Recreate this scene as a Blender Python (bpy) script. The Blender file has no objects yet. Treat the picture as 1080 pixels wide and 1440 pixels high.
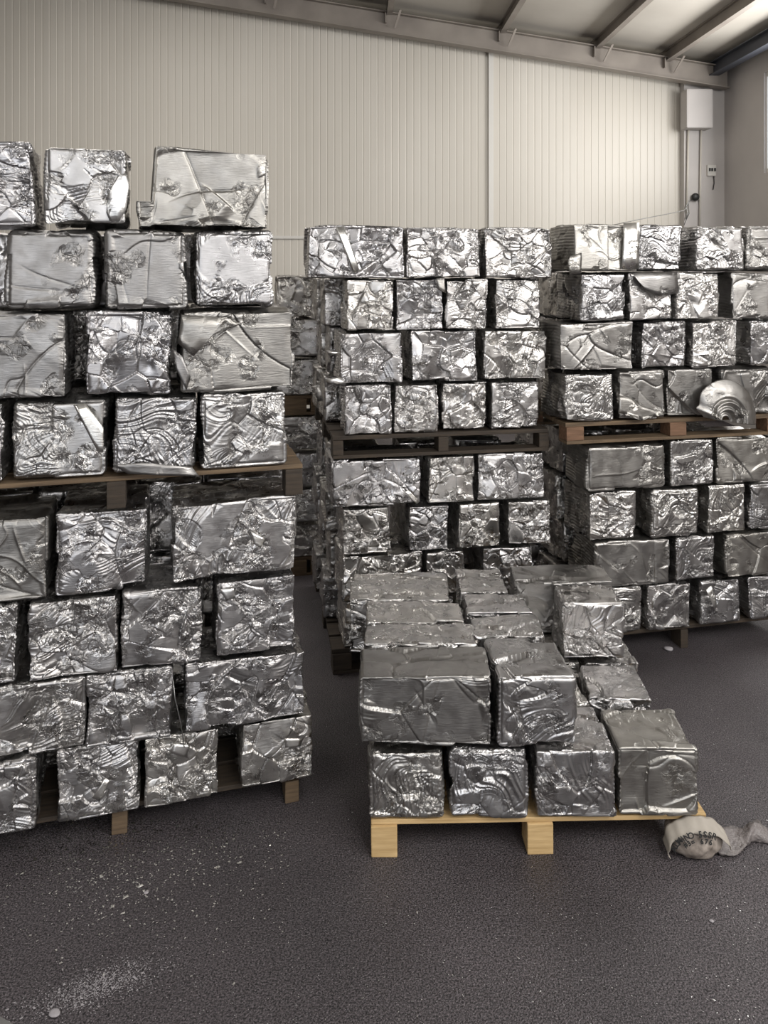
import bpy, bmesh, math, random
import numpy as np
from mathutils import Vector, Matrix

# ------------------------------------------------------------ camera, world, light, exposure
S = bpy.context.scene
col = S.collection
F, CX, HY, CH = 1100.0, 540.0, 380.0, 1.9       # focal length in px, centre column, horizon row, lens height
cam = bpy.data.cameras.new('camera'); camo = bpy.data.objects.new('camera', cam); col.objects.link(camo)
camo.location = (0, 0, CH); camo.rotation_euler = (math.pi/2, 0, 0)
cam.sensor_width = 36; cam.lens = F/1440*36; cam.shift_y = (HY-720)/1440; cam.clip_start = .05
S.camera = camo
S.view_settings.view_transform = 'Standard'; S.view_settings.look = 'None'
S.view_settings.exposure = 0.28; S.view_settings.gamma = 1; S.view_settings.use_curve_mapping = False

w = bpy.data.worlds.new('daylight'); S.world = w; w.use_nodes = True
w.node_tree.nodes['Background'].inputs[0].default_value = (.80, .88, 1, 1)
w.node_tree.nodes['Background'].inputs[1].default_value = 1.2

YAW = math.radians(2.0)                           # the hall is turned 2 degrees
def hall(x, y, z=0):                              # hall coordinates -> world
    return Vector((x*math.cos(YAW)-y*math.sin(YAW), x*math.sin(YAW)+y*math.cos(YAW), z))
def area(name, loc, aim, sx, sy, power, colr):
    l = bpy.data.lights.new(name, 'AREA'); l.shape = 'RECTANGLE'; l.size = sx; l.size_y = sy
    l.energy = power; l.color = colr
    o = bpy.data.objects.new(name, l); col.objects.link(o); o.location = loc
    o.rotation_euler = (Vector(aim)-Vector(loc)).to_track_quat('-Z', 'Y').to_euler()
    return o
# daylight through the right window; every other area light is an added, unseen fill
area('gate_daylight', hall(-1.0, -5.9, 2.3), hall(-1.0, 0, 2.3), 4.2, 3.6, 62, (1, .97, .93))  # added fill behind the camera, something bright for the bales to reflect
area('front_window_daylight', hall(3.2, -5.9, 3.3), hall(2.0, 3, 2.2), 1.9, 1.7, 75, (1, .98, .95))  # added high fill, brightens the upper rows of the middle stack
area('window_daylight', hall(4.5, 6.6, 3.55), hall(0, 6.6, 3.4), 3.9, .95, 170, (1, .98, .95))
area('window_daylight_near', hall(4.5, 0.2, 3.4), hall(1.5, 3.6, 1.9), 3.5, .95, 165, (1, .98, .95))  # added fill from out of view, aimed at the middle and right stacks
area('roof_light_daylight', hall(1.6, -1.5, 4.62), hall(1.6, -1.4, 0), 0.9, 4.0, 130, (1, .97, .92))  # added overhead fill for the fronts and tops of the stacks
area('roof_light_daylight_left', hall(-2.6, -1.5, 5.25), hall(-2.6, -1.4, 0), 0.9, 4.0, 60, (1, .97, .92))  # second added overhead fill, left of the camera

area('roof_light_daylight_far', hall(-2.6, 5.6, 5.30), hall(-2.6, 5.9, 0), 0.9, 3.6, 90, (1, .95, .88))  # added overhead fill that brightens the left of the back wall

# ------------------------------------------------------------ helpers
def link(name, me, mat=None, parent=None):
    o = bpy.data.objects.new(name, me); col.objects.link(o)
    if mat is not None: me.materials.append(mat)
    if parent is not None: o.parent = parent
    return o
def tag(o, label=None, cat=None, group=None, kind=None):
    if label: o['label'] = label
    if cat: o['category'] = cat
    if group: o['group'] = group
    if kind: o['kind'] = kind
    return o
def empty(name, loc, rz=0):
    o = bpy.data.objects.new(name, None); col.objects.link(o); o.location = loc; o.rotation_euler = (0, 0, rz)
    o.empty_display_size = .05
    return o
def mesh(verts, faces, name='m', smooth=False):
    me = bpy.data.meshes.new(name); me.from_pydata([tuple(v) for v in verts], [], faces); me.update()
    if smooth: me.polygons.foreach_set('use_smooth', [True]*len(me.polygons))
    return me
def box_bm(bm, c, s, rz=0, bevel=0, jit=0):
    r = bmesh.ops.create_cube(bm, size=1)
    vs = r['verts']
    for v in vs:
        v.co = Vector((v.co.x*s[0], v.co.y*s[1], v.co.z*s[2]))
        if jit: v.co += Vector([random.uniform(-jit, jit) for _ in range(3)])
        v.co = Matrix.Rotation(rz, 3, 'Z') @ v.co + Vector(c)
    if bevel:
        es = list({e for v in vs for e in v.link_edges})
        bmesh.ops.bevel(bm, geom=es, offset=bevel, segments=2, affect='EDGES', profile=.6)
def bm_obj(name, bm, mat, parent=None, smooth=False):
    me = bpy.data.meshes.new(name); bm.to_mesh(me); bm.free()
    if smooth: me.polygons.foreach_set('use_smooth', [True]*len(me.polygons))
    return link(name, me, mat, parent)
def box(name, c, s, mat, parent=None, rz=0, bevel=0, jit=0):
    bm = bmesh.new(); box_bm(bm, c, s, rz, bevel, jit); return bm_obj(name, bm, mat, parent)
def tube(name, pts, r, mat, parent=None, n=8):
    vs, fs = [], []
    pts = [Vector(p) for p in pts]
    for i, p in enumerate(pts):
        t = (pts[min(i+1, len(pts)-1)]-pts[max(i-1, 0)]).normalized()
        a = t.orthogonal().normalized() if i == 0 else (a-t*a.dot(t)).normalized()
        b = t.cross(a)
        for k in range(n):
            an = 2*math.pi*k/n; vs.append(p+a*math.cos(an)*r+b*math.sin(an)*r)
    for i in range(len(pts)-1):
        for k in range(n):
            fs.append((i*n+k, i*n+(k+1) % n, (i+1)*n+(k+1) % n, (i+1)*n+k))
    fs.append(tuple(range(n))[::-1]); fs.append(tuple((len(pts)-1)*n+k for k in range(n)))
    return link(name, mesh(vs, fs, name, True), mat, parent)

# ------------------------------------------------------------ materials
def mat(name, c, rough=.6, metal=0):
    m = bpy.data.materials.new(name); m.use_nodes = True
    b = m.node_tree.nodes['Principled BSDF']
    b.inputs['Base Color'].default_value = (*c, 1); b.inputs['Roughness'].default_value = rough; b.inputs['Metallic'].default_value = metal
    return m, m.node_tree, b
def nd(t, typ, **kw):
    n = t.nodes.new(typ)
    for k, v in kw.items():
        if hasattr(n, k): setattr(n, k, v)
        else: n.inputs[k.replace('_', ' ')].default_value = v
    return n
def ramp(t, src, p0, p1, c0, c1):
    r = t.nodes.new('ShaderNodeValToRGB'); e = r.color_ramp.elements
    e[0].position = p0; e[1].position = p1; e[0].color = (*c0, 1); e[1].color = (*c1, 1)
    t.links.new(src, r.inputs[0]); return r
def bump(t, b, src, st, dist):
    n = t.nodes.new('ShaderNodeBump'); n.inputs['Strength'].default_value = st; n.inputs['Distance'].default_value = dist
    t.links.new(src, n.inputs['Height']); t.links.new(n.outputs[0], b.inputs['Normal']); return n
def tex(t, scale, detail=3, stretch=None, kind='ShaderNodeTexNoise'):
    co = t.nodes.new('ShaderNodeTexCoord'); mp = t.nodes.new('ShaderNodeMapping')
    if stretch: mp.inputs['Scale'].default_value = stretch
    t.links.new(co.outputs['Object'], mp.inputs[0])
    n = t.nodes.new(kind); n.inputs['Scale'].default_value = scale
    if 'Detail' in n.inputs: n.inputs['Detail'].default_value = detail
    t.links.new(mp.outputs[0], n.inputs['Vector']); return n

def alu(name, lo, hi, r0, r1, streak=.25, facets=None, mlo=.42):
    m, t, b = mat(name, hi, r1, 1)
    n = tex(t, 14, 4)
    oi = t.nodes.new('ShaderNodeObjectInfo')
    cr = ramp(t, n.outputs['Fac'], .3, .7, lo, hi)
    mx = t.nodes.new('ShaderNodeMix'); mx.data_type = 'RGBA'; mx.blend_type = 'MULTIPLY'; mx.inputs[0].default_value = 1
    t.links.new(cr.outputs[0], mx.inputs[6])
    rr = ramp(t, oi.outputs['Random'], 0, 1, (.80, .80, .82), (1, .99, .96)); t.links.new(rr.outputs[0], mx.inputs[7])
    t.links.new(mx.outputs[2], b.inputs['Base Color'])
    n2 = tex(t, 22, 3)
    mr = t.nodes.new('ShaderNodeMapRange'); mr.inputs[1].default_value = .35; mr.inputs[2].default_value = .65
    mr.inputs[3].default_value = r0; mr.inputs[4].default_value = r1
    t.links.new(n2.outputs['Fac'], mr.inputs[0]); t.links.new(mr.outputs[0], b.inputs['Roughness'])
    # crinkle relief: small randomly tilted facets, broken by smooth areas
    L_ = t.links
    co = t.nodes.new('ShaderNodeTexCoord'); va = t.nodes.new('ShaderNodeVectorMath'); va.operation = 'ADD'
    sc_ = t.nodes.new('ShaderNodeMath'); sc_.operation = 'MULTIPLY'; sc_.inputs[1].default_value = 37; L_.new(oi.outputs['Random'], sc_.inputs[0])
    L_.new(co.outputs['Object'], va.inputs[0]); L_.new(sc_.outputs[0], va.inputs[1])
    nz = t.nodes.new('ShaderNodeTexNoise'); nz.inputs['Scale'].default_value = 16; nz.inputs['Detail'].default_value = 3; L_.new(va.outputs[0], nz.inputs['Vector'])
    wv = t.nodes.new('ShaderNodeVectorMath'); wv.operation = 'MULTIPLY_ADD'; wv.inputs[1].default_value = (.07, .07, .07)
    L_.new(nz.outputs['Color'], wv.inputs[0]); L_.new(va.outputs[0], wv.inputs[2])
    hs = []
    for k_, (sc2, tl, rot, st) in enumerate(facets):
        mp = t.nodes.new('ShaderNodeMapping'); mp.inputs['Rotation'].default_value = rot; mp.inputs['Scale'].default_value = st; L_.new(wv.outputs[0], mp.inputs[0])
        vo = t.nodes.new('ShaderNodeTexVoronoi'); vo.inputs['Scale'].default_value = sc2; L_.new(mp.outputs[0], vo.inputs['Vector'])
        df = t.nodes.new('ShaderNodeVectorMath'); df.operation = 'SUBTRACT'; L_.new(mp.outputs[0], df.inputs[0]); L_.new(vo.outputs['Position'], df.inputs[1])
        ce = t.nodes.new('ShaderNodeVectorMath'); ce.operation = 'SUBTRACT'; ce.inputs[1].default_value = (.5, .5, .5); L_.new(vo.outputs['Color'], ce.inputs[0])
        dt = t.nodes.new('ShaderNodeVectorMath'); dt.operation = 'DOT_PRODUCT'; L_.new(df.outputs[0], dt.inputs[0]); L_.new(ce.outputs[0], dt.inputs[1])
        ml = t.nodes.new('ShaderNodeMath'); ml.operation = 'MULTIPLY'; ml.inputs[1].default_value = tl; L_.new(dt.outputs['Value'], ml.inputs[0]); hs.append(ml.outputs[0])
    nm = t.nodes.new('ShaderNodeTexNoise'); nm.inputs['Scale'].default_value = 11; nm.inputs['Detail'].default_value = 1; L_.new(va.outputs[0], nm.inputs['Vector'])
    mk = t.nodes.new('ShaderNodeMapRange'); mk.inputs[1].default_value = mlo; mk.inputs[2].default_value = mlo+.12; L_.new(nm.outputs['Fac'], mk.inputs[0])
    ad = t.nodes.new('ShaderNodeMath'); ad.operation = 'ADD'; L_.new(hs[0], ad.inputs[0]); L_.new(hs[1], ad.inputs[1])
    mm = t.nodes.new('ShaderNodeMath'); mm.operation = 'MULTIPLY'; L_.new(ad.outputs[0], mm.inputs[0]); L_.new(mk.outputs[0], mm.inputs[1])
    f1 = tex(t, 90, 3, (.35, 1, 2.5)); f2 = t.nodes.new('ShaderNodeMath'); f2.operation = 'MULTIPLY_ADD'; f2.inputs[1].default_value = streak*.002
    L_.new(f1.outputs['Fac'], f2.inputs[0]); L_.new(mm.outputs[0], f2.inputs[2])
    last = f2.outputs[0]
    for sc3, dp, wd_ in ((21, .0011, .035), (47, .0007, .05)):      # thin crease lines
        vo = t.nodes.new('ShaderNodeTexVoronoi'); vo.feature = 'DISTANCE_TO_EDGE'; vo.inputs['Scale'].default_value = sc3; L_.new(mp.outputs[0] if sc3 > 30 else wv.outputs[0], vo.inputs['Vector'])
        q_ = t.nodes.new('ShaderNodeMapRange'); q_.inputs[2].default_value = wd_; q_.inputs[3].default_value = -dp; q_.inputs[4].default_value = 0; L_.new(vo.outputs['Distance'], q_.inputs[0])
        q2 = t.nodes.new('ShaderNodeMath'); q2.operation = 'MULTIPLY_ADD'; L_.new(q_.outputs[0], q2.inputs[0]); L_.new(mk.outputs[0], q2.inputs[1]); L_.new(last, q2.inputs[2]); last = q2.outputs[0]
    bump(t, b, last, 1, 1.0)
    return m
FC = [(24, .36, (.4, .7, .2), (1, 1, 2.2)), (60, .24, (1.1, .3, 2.0), (2, 1, 1))]
FP = [(18, .28, (.4, .7, .2), (1, 1, 2.5)), (50, .22, (1.1, .3, 2.0), (2, 1, 1))]
M_ALU = alu('crushed_aluminium', (.42, .41, .405), (.66, .64, .625), .25, .42, .25, FC, .44)
M_PLATE = alu('smooth_aluminium_sheet', (.32, .31, .295), (.44, .425, .405), .34, .50, .35, FP, .56)
FS = [(24, .30, (.4, .7, .2), (1, 1, 2.6)), (55, .22, (1.1, .3, 2.0), (2.6, 1, 1))]
M_SWIRL = alu('folded_aluminium', (.42, .41, .40), (.62, .605, .59), .26, .42, .15, FS, .50)
M_BRIGHT = alu('bright_aluminium_sheet', (.78, .77, .75), (.92, .91, .89), .25, .40, .3, FP, .6)

def wood(name, a, b_, sc):
    m, t, b = mat(name, a, .75)
    n = tex(t, sc, 6, (1.2, 14, 14)); r = ramp(t, n.outputs['Fac'], .3, .75, a, b_)
    t.links.new(r.outputs[0], b.inputs['Base Color']); bump(t, b, n.outputs['Fac'], .4, .004); return m
M_WOOD = wood('new_pine', (.40, .26, .11), (.66, .47, .24), 5)
M_OLD = wood('weathered_pine', (.07, .046, .027), (.17, .115, .065), 6)
M_DARKW = wood('grimy_dark_pine', (.022, .016, .011), (.055, .038, .024), 6)  # darkest of the pine tones, for several pallets and feet
M_RED = wood('reddish_pine', (.10, .055, .03), (.22, .12, .07), 6)

m, t, b = mat('cream_wall_panel', (.56, .53, .47), .45)
n = tex(t, .7, 4, (1, 1, .5)); r = ramp(t, n.outputs['Fac'], .3, .7, (.52, .485, .425), (.60, .565, .505)); t.links.new(r.outputs[0], b.inputs['Base Color']); M_WALL = m
m, t, b = mat('plain_wall_paint', (.50, .47, .45), .7)
n = tex(t, 2, 4); r = ramp(t, n.outputs['Fac'], .3, .7, (.46, .435, .42), (.52, .49, .47)); t.links.new(r.outputs[0], b.inputs['Base Color']); M_SIDE = m
m, t, b = mat('roof_sheet', (.48, .45, .40), .6)
n = tex(t, 1.5, 3); r = ramp(t, n.outputs['Fac'], .3, .7, (.44, .41, .365), (.52, .49, .44)); t.links.new(r.outputs[0], b.inputs['Base Color']); M_ROOF = m
m, t, b = mat('grey_painted_steel', (.15, .14, .13), .5)
n = tex(t, 3, 4); r = ramp(t, n.outputs['Fac'], .3, .7, (.19, .165, .145), (.26, .23, .20)); t.links.new(r.outputs[0], b.inputs['Base Color']); M_STEEL = m
M_DSTEEL = mat('dark_blue_grey_steel', (.05, .055, .07), .45)[0]
M_TRIM = mat('white_trim', (.62, .60, .56), .5)[0]
M_BLACK = mat('black_plastic', (.02, .02, .02), .5)[0]
M_WHITE = mat('white_plastic', (.6, .58, .54), .5)[0]
M_GALV = mat('galvanised_wire', (.35, .35, .34), .4, 1)[0]
m, t, b = mat('window_glass', (.9, .95, 1), .05); b.inputs['Transmission Weight'].default_value = 1; M_GLASS = m

m, t, b = mat('dark_asphalt_floor', (.05, .047, .05), .6)
n1 = tex(t, 1.3, 6); n2 = tex(t, 190, 3); v = tex(t, 240, 0, None, 'ShaderNodeTexVoronoi')
r1 = ramp(t, n1.outputs['Fac'], .3, .72, (.034, .031, .033), (.066, .060, .063))
r2 = ramp(t, n2.outputs['Fac'], .38, .66, (.25, .25, .25), (2.3, 2.15, 2.2))
mx = t.nodes.new('ShaderNodeMix'); mx.data_type = 'RGBA'; mx.blend_type = 'MULTIPLY'; mx.inputs[0].default_value = 1
t.links.new(r1.outputs[0], mx.inputs[6]); t.links.new(r2.outputs[0], mx.inputs[7])
n3 = tex(t, 3.1, 5); n4 = tex(t, 320, 2)
r3 = ramp(t, n4.outputs['Fac'], .62, .70, (0, 0, 0), (.28, .27, .27))
mx2 = t.nodes.new('ShaderNodeMix'); mx2.data_type = 'RGBA'; mx2.blend_type = 'ADD'; mx2.inputs[0].default_value = .6
t.links.new(mx.outputs[2], mx2.inputs[6]); t.links.new(r3.outputs[0], mx2.inputs[7])
t.links.new(mx2.outputs[2], b.inputs['Base Color'])
rr = ramp(t, n3.outputs['Fac'], .35, .65, (.42, .42, .42), (.7, .7, .7)); t.links.new(rr.outputs[0], b.inputs['Roughness'])
ad = t.nodes.new('ShaderNodeMath'); ad.operation = 'ADD'; t.links.new(n2.outputs['Fac'], ad.inputs[0]); t.links.new(v.outputs['Distance'], ad.inputs[1])
bump(t, b, ad.outputs[0], .5, .004); M_FLOOR = m

# ------------------------------------------------------------ the hall
XR, YB, XL, YF = 4.62, 9.8, -9.0, -6.0        # right wall, back wall, left wall, front wall (hall coordinates)
ZE, SL = 4.49, .150                            # eave height and roof slope
def roofz(x): return ZE+(XR-x)*SL
def quad(name, pts, m_):
    return tag(link(name, mesh(pts, [(0, 1, 2, 3)], name), m_), kind='structure')
def slab(name, pts, off, m_):                  # a slab with real thickness
    a = [Vector(p) for p in pts]; b2 = [p+Vector(off) for p in a]
    return tag(link(name, mesh(a+b2, [(0, 1, 2, 3), (7, 6, 5, 4), (0, 4, 5, 1), (1, 5, 6, 2), (2, 6, 7, 3), (3, 7, 4, 0)], name), m_), kind='structure')
slab('floor', [hall(XL, YF, 0), hall(XR, YF, 0), hall(XR, YB+.1, 0), hall(XL, YB+.1, 0)], (0, 0, -.1), M_FLOOR)
# back wall of ribbed panels
vs, fs = [], []
x = XL; prof = []
while x < XR:
    prof += [(x, 0), (x+.072, 0), (x+.077, .0035), (x+.085, .0035)]; x += .09
prof = [(min(px_, XR), py_) for px_, py_ in prof]
for (px_, py_) in prof:
    vs += [hall(px_, YB+py_, 0), hall(px_, YB+py_, roofz(px_)), ]
for i in range(len(prof)-1): fs.append((2*i, 2*i+2, 2*i+3, 2*i+1))
k = len(vs)
vs += [hall(XL, YB+.1, 0), hall(XR, YB+.1, 0), hall(XR, YB+.1, ZE), hall(XL, YB+.1, roofz(XL))]
fs.append((k, k+3, k+2, k+1))
tag(link('wall_back', mesh(vs, fs), M_WALL), kind='structure')
# right wall: the high window, and a nearer opening added for the side fill
def wall_with_holes(name, fn, L0, L1, H, holes, thick, m_):
    us = sorted({L0, L1, *[h[0] for h in holes], *[h[1] for h in holes]})
    zs = sorted({0, H, *[h[2] for h in holes], *[h[3] for h in holes]})
    bm = bmesh.new()
    for i in range(len(us)-1):
        for j in range(len(zs)-1):
            u, z = (us[i]+us[i+1])/2, (zs[j]+zs[j+1])/2
            if any(h[0] < u < h[1] and h[2] < z < h[3] for h in holes): continue
            P = [fn(us[i], 0, zs[j]), fn(us[i+1], 0, zs[j]), fn(us[i+1], 0, zs[j+1]), fn(us[i], 0, zs[j+1])]
            Q = [fn(us[i], thick, zs[j]), fn(us[i+1], thick, zs[j]), fn(us[i+1], thick, zs[j+1]), fn(us[i], thick, zs[j+1])]
            vv = [bm.verts.new(p) for p in P+Q]
            for f in [(0, 1, 2, 3), (7, 6, 5, 4), (0, 4, 5, 1), (1, 5, 6, 2), (2, 6, 7, 3), (3, 7, 4, 0)]:
                bm.faces.new([vv[k] for k in f])
    bmesh.ops.recalc_face_normals(bm, faces=bm.faces)
    return tag(bm_obj(name, bm, m_), kind='structure')
WIN = [(4.6, 8.72, 3.0, 4.14), (-1.6, 2.0, 2.9, 3.9)]
wall_with_holes('wall_right', lambda u, t_, z: hall(XR+t_, u, z), YF, YB+.1, ZE, WIN, .15, M_SIDE)
for i, (a, b_, z0, z1) in enumerate(WIN):
    bm = bmesh.new()
    nb = 4
    for k in range(nb+1): 
        c = hall(XR+.05, a+(b_-a)*k/nb, (z0+z1)/2); box_bm(bm, c, (.06, .05, z1-z0), YAW)
    for z in (z0+.025, z1-.025): box_bm(bm, hall(XR+.05, (a+b_)/2, z), (.06, b_-a, .05), YAW)
    tag(bm_obj('window_%d' % (i+1), bm, M_TRIM), kind='structure')  # the second frame belongs to the added nearer opening
wall_with_holes('wall_front', lambda u, t_, z: hall(u, YF-t_, z), XL, XR+.15, 6.5, [(-3.1, 1.1, 0, 4.1), (2.25, 4.15, 2.45, 4.15)], .15, M_SIDE)  # both openings added for the front fills
wall_with_holes('wall_left', lambda u, t_, z: hall(XL-t_, u, z), YF, YB+.1, roofz(XL), [], .15, M_SIDE)
# roof: sheet with openings added for the overhead fills
RL = [(1.1, 2.1, -3.6, .6), (-3.1, -2.1, -3.6, .6)]
us = sorted({XL-.2, XR+.2, 1.1, 2.1, -3.1, -2.1}); ys = [YF-.2, -3.6, .6, 3.8, 7.4, YB+.2]
bm = bmesh.new()
for i in range(len(us)-1):
    for j in range(5):
        if j == 3 and abs(us[i]+3.1) < 1e-6: continue
        if j == 1 and any(abs(us[i]-h[0]) < 1e-6 for h in RL): continue
        P = [hall(us[i], ys[j], roofz(us[i])), hall(us[i], ys[j+1], roofz(us[i])), hall(us[i+1], ys[j+1], roofz(us[i+1])), hall(us[i+1], ys[j], roofz(us[i+1]))]
        vv = [bm.verts.new(p) for p in P]+[bm.verts.new(p+Vector((0, 0, .08))) for p in P]
        for f in [(0, 1, 2, 3), (7, 6, 5, 4), (0, 4, 5, 1), (1, 5, 6, 2), (2, 6, 7, 3), (3, 7, 4, 0)]: bm.faces.new([vv[k] for k in f])
bmesh.ops.recalc_face_normals(bm, faces=bm.faces)
tag(bm_obj('ceiling', bm, M_ROOF), kind='structure')
# gable rafter: a deep I-beam along the back wall, under the roof
def ibeam(name, a, b_, dirside, depth, fl, m_, hook=None):
    """beam from a to b; web depth hangs down; flanges along dirside"""
    a, b_ = Vector(a), Vector(b_); sd = Vector(dirside).normalized()
    bm = bmesh.new()
    def pr(o0, o1, s0, s1):
        P = []
        for q in (a, b_):
            P += [q+sd*s0+Vector((0, 0, o0)), q+sd*s1+Vector((0, 0, o0)), q+sd*s1+Vector((0, 0, o1)), q+sd*s0+Vector((0, 0, o1))]
        vv = [bm.verts.new(p) for p in P]
        for f in [(0, 1, 2, 3), (7, 6, 5, 4), (0, 4, 5, 1), (1, 5, 6, 2), (2, 6, 7, 3), (3, 7, 4, 0)]: bm.faces.new([vv[k] for k in f])
    pr(-depth, 0, -.006, .006); pr(-.012, 0, -fl, fl); pr(-depth-.012, -depth, -fl, fl)
    bmesh.ops.recalc_face_normals(bm, faces=bm.faces)
    return tag(bm_obj(name, bm, m_), kind='structure')
fy = YB-.30
ibeam('trim_1', hall(XL, fy, roofz(XL)-.10), hall(XR-.05, fy, roofz(XR-.05)-.10), hall(0, 1, 0), .25, .07, M_STEEL)
pk = 2
for xx, dep in ((3.82, .16), (2.95, .14), (1.78, .14), (0.40, .14), (-1.05, .14), (-2.45, .14), (-4, .14)):
    ibeam('trim_%d' % pk, hall(xx, YF, roofz(xx)-.002), hall(xx, YB-.02, roofz(xx)-.002), hall(1, 0, 0), dep-.03, .035, M_STEEL); pk += 1
    bm = bmesh.new()                          # cleat and brace at the rafter
    box_bm(bm, hall(xx-.05, fy-.02, roofz(xx)-.17), (.012, .10, .12), YAW)
    A_, B_ = hall(xx+.12, fy-.22, roofz(xx)-.13), hall(xx+.06, fy-.075, roofz(xx)-.30)
    r_ = bmesh.ops.create_cube(bm, size=1)
    M_ = Matrix.Translation((A_+B_)/2) @ (B_-A_).to_track_quat('Z', 'Y').to_matrix().to_4x4()
    for v_ in r_['verts']: v_.co = M_ @ Vector((v_.co.x*.03, v_.co.y*.008, v_.co.z*(B_-A_).length))
    tag(bm_obj('trim_%d' % pk, bm, M_STEEL), kind='structure'); pk += 1
ibeam('trim_%d' % pk, hall(XR-.22, YF, ZE-.03), hall(XR-.22, YB-.02, ZE-.03), hall(1, 0, 0), .15, .06, M_DSTEEL); pk += 1
# white panel joint strip on the back wall and low sill strips
def px_wall(px_, yy):                         # pixel -> hall point on plane y = yy (hall)
    u = (px_-CX)/F
    # world = (u*d, d); hall y = -X sin + Y cos = yy
    d = yy/(math.cos(YAW)-u*math.sin(YAW)); X, Y = u*d, d
    return (X*math.cos(YAW)+Y*math.sin(YAW), d)
hx, dd = px_wall(690, YB)
tag(box('trim_%d' % pk, hall(hx, YB-.02, 2.35), (.06, .03, 4.7), M_TRIM, rz=YAW), kind='structure'); pk += 1
hx0, _ = px_wall(-60, YB); hx1, _ = px_wall(700, YB)
tag(box('trim_%d' % pk, hall((hx0+hx1)/2, YB-.015, 2.31), (hx1-hx0, .02, .035), M_TRIM, rz=YAW), kind='structure'); pk += 1
# boxed corner column at the right end of the back wall
hxa, _ = px_wall(962, YB-.12)
tag(box('trim_%d' % pk, hall((hxa+XR)/2, YB-.06, ZE/2-.05), (XR-hxa, .12, ZE-.22), M_SIDE, rz=YAW), kind='structure'); pk += 1

# ------------------------------------------------------------ crushed bales
rng = np.random.default_rng(7)
def sn(P, freq, nw=7):
    out = np.zeros(len(P))
    for _ in range(nw):
        k = rng.normal(size=3); k /= np.linalg.norm(k); k *= freq*rng.uniform(.6, 1.5)
        out += np.sin(P@k+rng.uniform(0, 6.28))
    return out/math.sqrt(nw)
def sstep(x, a, b_):
    t_ = np.clip((x-a)/(b_-a), 0, 1); return t_*t_*(3-2*t_)
def shards(P, n, size, tilt, off, crack, crw):
    ax = rng.normal(size=3); ax /= np.linalg.norm(ax)
    seeds = (rng.random((n, 3))-.5)*size*1.1
    D1 = np.full(len(P), 1e9); D2 = np.full(len(P), 1e9); I = np.zeros(len(P), int)
    for i in range(n):
        a = rng.normal(size=3); a /= np.linalg.norm(a); st = rng.uniform(.0, .72)
        v = P-seeds[i]; al = v@a
        d = np.sqrt(np.maximum((v*v).sum(1)-st*al*al, 0))*rng.uniform(.75, 1.3)
        c = d < D1; D2 = np.where(c, D1, np.minimum(D2, d)); I = np.where(c, i, I); D1 = np.where(c, d, D1)
    T = rng.normal(size=(n, 3))*tilt; O = rng.normal(size=n)*off
    h = O[I]+((P-seeds[I])*T[I]).sum(1)
    h -= crack*np.exp(-(D2-D1)/crw)
    return h
def folds(P, K, amp, warp, centre=None, sharp=1.6):
    W = P+np.stack([sn(P, 14, 5), sn(P, 14, 5), sn(P, 14, 5)], 1)*warp+np.stack([sn(P, 40, 5), sn(P, 40, 5), sn(P, 40, 5)], 1)*warp*.25
    if centre is None:
        a = rng.normal(size=3); a[1] *= .3; a /= np.linalg.norm(a); t_ = W@a
    else:
        sc = np.array([rng.uniform(.6, 1.4), .5, rng.uniform(.6, 1.4)]); t_ = np.linalg.norm((W-centre)*sc, axis=1)
    r1, r2 = rng.uniform(0, 6, 2)
    ph = t_*K*1.25+.9*np.sin(t_*K*.9+r1)+.6*np.sin(t_*K*2.3+r2)+.5*sn(P, 26, 4)
    cell = np.floor(ph); f = ph-cell
    jag = np.modf(np.abs(np.sin(cell*12.9898+r1)*43758.5))[0]
    pk_ = .15+.7*jag
    tri = np.where(f < pk_, f/pk_, (1-f)/(1-pk_))
    brk = .35+.65*sstep(sn(P+cell[:, None]*.013, 26, 5), -.9, .3)
    return amp*(.3+.7*jag)*(tri**sharp-.3)*brk
def creases(P, n, amp, wd):
    h = np.zeros(len(P))
    for _ in range(n):
        a = rng.normal(size=3); a[1] *= .15; a /= np.linalg.norm(a); c = rng.uniform(-.1, .1)
        s = P@a-c+.012*np.sin(P@rng.normal(size=3)*25)
        b_ = np.cross(a, [0, 1, 0]); l = P@b_; l0 = rng.uniform(-.12, .12)
        win = sstep(-np.abs(l-l0), -rng.uniform(.06, .2), -.03)
        h += amp*rng.choice([-1, 1, 1])*rng.uniform(.4, 1)*np.exp(-np.abs(s)/wd)*win
        h += amp*.7*rng.normal()*sstep(s, -.003, .003)*win
    return h

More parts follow.
